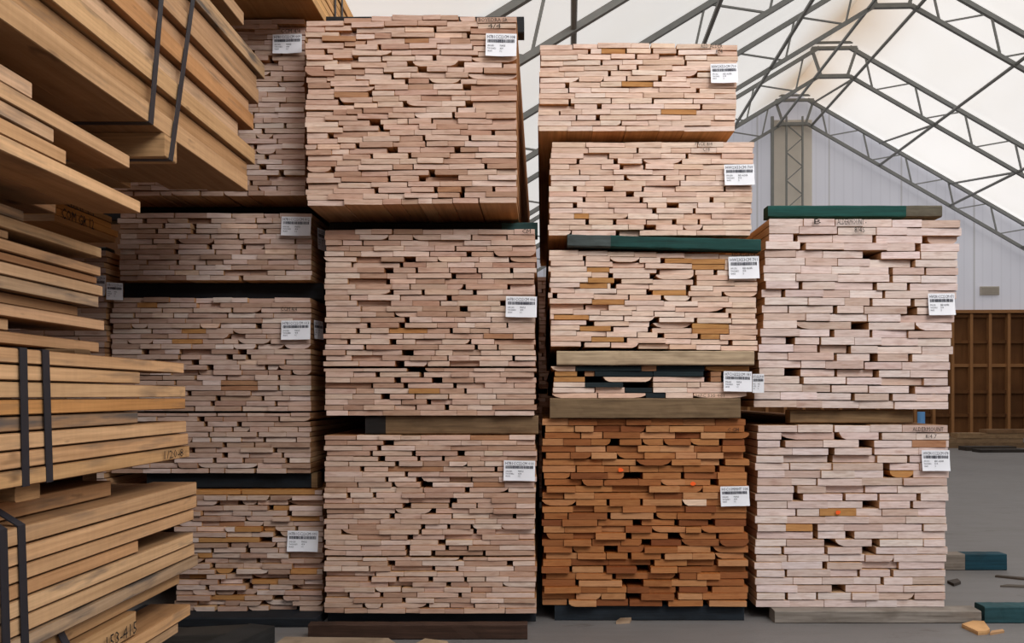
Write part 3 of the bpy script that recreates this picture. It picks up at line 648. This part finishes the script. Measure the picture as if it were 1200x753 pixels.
plank('floor_timber', 'dusty board lying flat in the shadow beside the aisle stack', 'floor timber', [c_, (c_[0]+.1, c_[1]-.14), (a[0]+.02, a[1]-.16), a], 0, .05, (58, 54, 50), GL)
plank('floor_plank', 'pale weathered plank on the floor before the dark brown timber', 'floor plank', [fl(318, 757, .03), fl(334, 745.5, .03), fl(455, 747, .03), fl(470, 757, .03)], 0, .03, (150, 132, 112), GL)
plank('wood_offcut', 'small pale wood chip on the floor before the second column', 'offcut', [fl(484, 755, .02), fl(498, 747.5, .02), fl(524, 750.5, .02), fl(528, 757, .02)], 0, .02, (168, 146, 120), GL)
plank('wood_offcut', 'tan wood offcut on the floor beside the long grey timber', 'offcut', [fl(1127, 735), fl(1140, 731), fl(1153, 731.5), fl(1160, 741), fl(1157, 743), fl(1146, 744)], 0, .022, (206, 160, 110), GL)
plank('wood_offcut', 'thin curled splinter beside the tan offcut on the floor', 'offcut', [fl(1160, 744), fl(1162, 741), fl(1175, 739), fl(1177, 741)], 0, .012, (186, 146, 106), GL)
plank('wood_offcut', 'pale splinter on the floor before the reddish brown pack', 'offcut', [fl(722, 731), fl(727, 727.5), fl(740, 727), fl(738, 730)], 0, .02, (176, 150, 124), GL)
plank('wood_offcut', 'thin dark stick on the floor past the aisle end', 'offcut', [fl(1166, 676), fl(1168, 675), fl(1204, 678), fl(1204, 680)], 0, .012, (70, 58, 48), GL)
plank('wood_offcut', 'flat grey scrap on the floor past the aisle end', 'offcut', [fl(1172, 687.5), fl(1180, 686), fl(1204, 687), fl(1200, 688.5)], 0, .012, (92, 84, 76), GL)
plank('wood_offcut', 'dark lump of bark beside the lower pale pack', 'offcut', [fl(1110, 683), fl(1122, 680.5), fl(1126, 684), fl(1118, 687)], 0, .02, (66, 58, 52), GL)
# sheet with the farthest low piles
GH = 'low heap of old boards at the foot of the push wall'
for xa, xb, Y, z0, z1, c, lab in [(1090, 1206, 20.4, 0, .13, (124, 100, 74), 'lowest long board'), (1098, 1196, 20.4, .131, .25, (138, 112, 84), 'pale board lying second'), (1118, 1208, 20.4, .251, .38, (150, 122, 90), 'tan board lying third'), (1128, 1188, 19.4, 0, .10, (60, 52, 46), 'dark short board in front'), (1144, 1202, 18.8, 0, .07, (52, 46, 42), 'thin black board in front'), (1152, 1230, 20.4, .381, .47, (132, 100, 70), 'brown board uppermost')]:
    b = MB(); b.bar((wx(xa, Y), Y, (z0+z1)/2), (wx(xb, Y), Y+.08, (z0+z1)/2), .35, z1-z0, (*lin(c), rng.random()))
    b.build('old_board', M['bunk'], None, lab+' of the heap at the foot of the push wall', 'old board', GH)
b = MB(); b.tube((wx(1079.5, 14), 14, 0), (wx(1079.5, 14), 14, 1.05), .062, 12)
b.build('blue_post', M['blue'], None, 'light blue post glimpsed between the two pale packs', 'post')

# ------------------------------------------------------------------ the building (a fabric shed, turned about two degrees against the stacks)
BYAW = math.atan2(32, F)
def bt(p):
    c, s = math.cos(BYAW), math.sin(BYAW); return (p[0]*c+p[1]*s, -p[0]*s+p[1]*c, p[2])
AX, ZR, SL, YE, DEP = 7.36, 11.30, .595, 26.6, .83     # ridge x, ridge z, slope, end wall y, truss depth
XL, XR, YF = -4.6, 19.4, -3.0
def zr(x): return ZR-abs(x-AX)*SL

b = MB(); b.add([(-30, -30, 0), (50, -30, 0), (50, 40, 0), (-30, 40, 0)], [(0, 1, 2, 3)]); b.build('floor', M['floor'], kind='structure')
for side, xe, mt in (('left', XL, 'fabL'), ('right', XR, 'fabR')):
    b = MB(); n, m = 48, 44
    vs, cs = [], []
    for i in range(n+1):
        for j in range(m+1):
            t = i/n; x = AX+(xe-AX)*t; y = YF+(YE-YF)*j/m
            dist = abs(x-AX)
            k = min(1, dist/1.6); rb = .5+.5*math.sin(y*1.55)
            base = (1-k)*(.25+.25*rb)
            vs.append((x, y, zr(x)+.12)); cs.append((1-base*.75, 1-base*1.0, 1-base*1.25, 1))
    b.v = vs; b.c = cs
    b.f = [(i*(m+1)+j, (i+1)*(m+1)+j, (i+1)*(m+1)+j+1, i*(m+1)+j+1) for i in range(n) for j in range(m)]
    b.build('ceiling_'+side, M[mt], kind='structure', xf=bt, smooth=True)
ZP = 4.12
b = MB(); b.add([(XL, YE, ZP), (XR, YE, ZP), (XR, YE, zr(XR)+.1), (AX, YE, ZR+.1), (XL, YE, zr(XL)+.1)], [(0, 1, 2, 3, 4)]); b.build('wall_back', M['wall'], kind='structure', xf=bt)
root = empty('push_wall', bt((8, YE, 0)), 'brown timber push wall with studs and rails below the pale gable', 'wall', kind='structure')
b = MB(); b.box(XL, XR, YE-.02, YE+.05, 0, ZP); b.build('sheathing', M['ply'], root, xf=bt)
for i in range(40):
    x = XL+.3+i*.6
    b = MB(); b.box(x-.045, x+.045, YE-.2, YE-.02, 0, ZP-.12); b.build('stud', M['stud'], root, xf=bt)
for z in (.06, .68, 1.45, 2.31, 3.08, 3.93, ZP-.06):
    b = MB(); d = .12 if z < ZP-.1 else .24
    b.box(XL, XR, YE-(.12 if z < ZP-.1 else .24), YE-.02, z-.045, z+.06); b.build('rail', M['stud'] if z > 4 or 2 < z < 3 else M['ply'], root, xf=bt)
for side, x in (('left', XL), ('right', XR)):
    b = MB(); b.box(x-.06, x+.06, (YF if side == 'left' else 9), YE, 0, zr(x)+.1); b.build('wall_'+side, M['ply'], kind='structure', xf=bt)
# vent on the gable, and the clad lattice post below the ridge
xv = 13.75
b = MB(); b.box(xv-.30, xv+.30, YE-.08, YE-.005, 4.62, 4.90)
for i in range(5): b.box(xv-.26, xv+.26, YE-.10, YE-.08, 4.65+i*.05, 4.675+i*.05)
b.build('wall_vent', M['vent'], None, 'small tan louvred vent on the pale gable wall above the push wall', 'vent', xf=bt)
post = empty('gable_post', bt((AX, YE-.3, 0)), 'tall tan post with a steel lattice ladder under the roof ridge on the gable', 'post')
b = MB(); b.box(AX-.62, AX+.62, YE-.12, YE-.01, ZP+.03, ZR-.9); b.build('cladding', M['tan_post'], post, xf=bt)
for dx in (-.72, -.26, .26):
    b = MB(); b.bar((AX+dx, YE-.3, ZP+.03), (AX+dx, YE-.3, ZR-.85), .09 if dx < -.5 else .055); b.build('upright', M['steel'], post, xf=bt)
for i in range(13):
    z = ZP+.1+i*.46; s = 1 if i % 2 else -1
    b = MB(); b.bar((AX-.26*s, YE-.3, z), (AX+.26*s, YE-.3, z+.46), .03); b.build('lacing', M['steel'], post, xf=bt)

# trusses
TY = [26.3, 22.4, 18.4, 14.4, 10.4, 6.4]
ORD = ['first truss out from the gable wall', 'second truss out from the gable wall', 'third truss out from the gable wall', 'fourth truss out from the gable wall', 'fifth truss out from the gable wall', 'sixth truss out from the gable wall']
nrm = Vector((-SL, 1)).normalized()
for Y, lab in zip(TY, ORD):
    tr = empty('roof_truss', bt((AX, Y, ZR)), 'grey steel lattice roof truss, '+lab, 'truss', 'roof trusses of the fabric shed', 'structure')
    for s in (-1, 1):
        L = 11.9
        P = lambda d, o: (AX+s*d, Y, ZR-SL*d-o)      # distance from the ridge, depth below the fabric
        b = MB(); b.bar(P(.42, .05), P(L, .05), .09, .10); b.build('outer_chord', M['steel'], tr, xf=bt)
        b = MB(); b.bar(P(.42, DEP+.02), P(L, DEP), .08, .09); b.build('inner_chord', M['steel'], tr, xf=bt)
        d = .85
        while d < L-1.5:
            b = MB(); b.bar(P(d, .05), P(d+.2, DEP), .042); b.build('web_bar', M['steel'], tr, xf=bt)
            b = MB(); b.bar(P(d+.26, DEP), P(d+1.28, .05), .034); b.build('web_bar', M['steel'], tr, xf=bt)
            d += 1.36
    b = MB()
    z0, z1 = ZR-.32, ZR-DEP-.27
    b.bar((AX-.62, Y, z0), (AX+.62, Y, z0), .10, .08); b.bar((AX-.62, Y, z0+.16), (AX+.62, Y, z0+.16), .07, .05)
    b.bar((AX-.42, Y, z1), (AX+.42, Y, z1), .10, .10); b.bar((AX-.62, Y, z0), (AX-.36, Y, z1), .07); b.bar((AX+.62, Y, z0), (AX+.36, Y, z1), .07)
    b.build('ridge_frame', M['steel'], tr, xf=bt)
# purlin pipes run from truss to truss on the inner chords
for s in (-1, 1):
    for d, lab in ((.55, 'beside the ridge'), (2.75, 'second down from the ridge'), (5.0, 'third down from the ridge'), (7.3, 'fourth down from the ridge'), (9.6, 'lowest, near the eave')):
        pr = empty('roof_purlin', bt((AX+s*d, 16, ZR-SL*d-DEP)), 'steel purlin pipe on the %s roof slope, %s' % ('bright' if s > 0 else 'shaded', lab), 'purlin', 'purlins between the trusses', 'structure')
        p = lambda y, o: (AX+s*d, y, ZR-SL*d-o)
        b = MB(); b.tube(p(TY[-1], DEP), p(TY[0], DEP), .042); b.build('pipe', M['steel'], pr, xf=bt)
        for y0, y1 in [(TY[1], TY[0])]:
            b = MB(); b.tube(p(y0, DEP), p(y1, .12), .034); b.build('brace', M['steel'], pr, xf=bt)

# ------------------------------------------------------------------ light
w = bpy.data.worlds.new('World'); bpy.context.scene.world = w; w.use_nodes = True
nt = w.node_tree; nt.nodes.clear()
tc = nt.nodes.new('ShaderNodeTexCoord'); sx = nt.nodes.new('ShaderNodeSeparateXYZ'); rp = nt.nodes.new('ShaderNodeValToRGB')
bg = nt.nodes.new('ShaderNodeBackground'); ou = nt.nodes.new('ShaderNodeOutputWorld')
nt.links.new(tc.outputs['Generated'], sx.inputs[0]); nt.links.new(sx.outputs[2], rp.inputs[0]); nt.links.new(rp.outputs[0], bg.inputs[0]); nt.links.new(bg.outputs[0], ou.inputs[0])
e = rp.color_ramp.elements
e[0].position = 0.0; e[0].color = (.06, .058, .055, 1)
e[1].position = .2; e[1].color = (.10, .12, .17, 1)
x = e.new(.5); x.color = (1.0, 1.0, 1.02, 1)
bg.inputs[1].default_value = 1.0
def area(name, loc, target, sx_, sy_, power, col=(1, 1, 1)):
    l = bpy.data.lights.new(name, 'AREA'); l.shape = 'RECTANGLE'; l.size, l.size_y = sx_, sy_; l.energy = power; l.color = col
    o = bpy.data.objects.new(name, l); C.objects.link(o); o.location = loc
    o.rotation_euler = (Vector(target)-Vector(loc)).to_track_quat('-Z', 'Y').to_euler(); return o
area('added_overhead_lamp', (3.2, -.6, 6.6), (0.2, 4.7, 2.4), 4.0, 3.2, 420, (1, .985, .965))  # unseen lamp added overhead to brighten the stacks towards their tops

cam = bpy.data.cameras.new('camera'); co = bpy.data.objects.new('camera', cam); C.objects.link(co)
cam.sensor_width = 36; cam.sensor_fit = 'HORIZONTAL'; cam.lens = F*36/1200
cam.shift_x = -(VX-600)/1200; cam.shift_y = (HY-376.5)/1200
cam.clip_start = .05; cam.clip_end = 200
co.location = (0, 0, EYE); co.rotation_euler = (math.pi/2, 0, 0)
sc = bpy.context.scene; sc.camera = co
sc.view_settings.view_transform = 'Standard'; sc.view_settings.look = 'None'; sc.view_settings.exposure = -.10
sc.cycles.max_bounces = 6; sc.cycles.diffuse_bounces = 4; sc.cycles.sample_clamp_indirect = 4
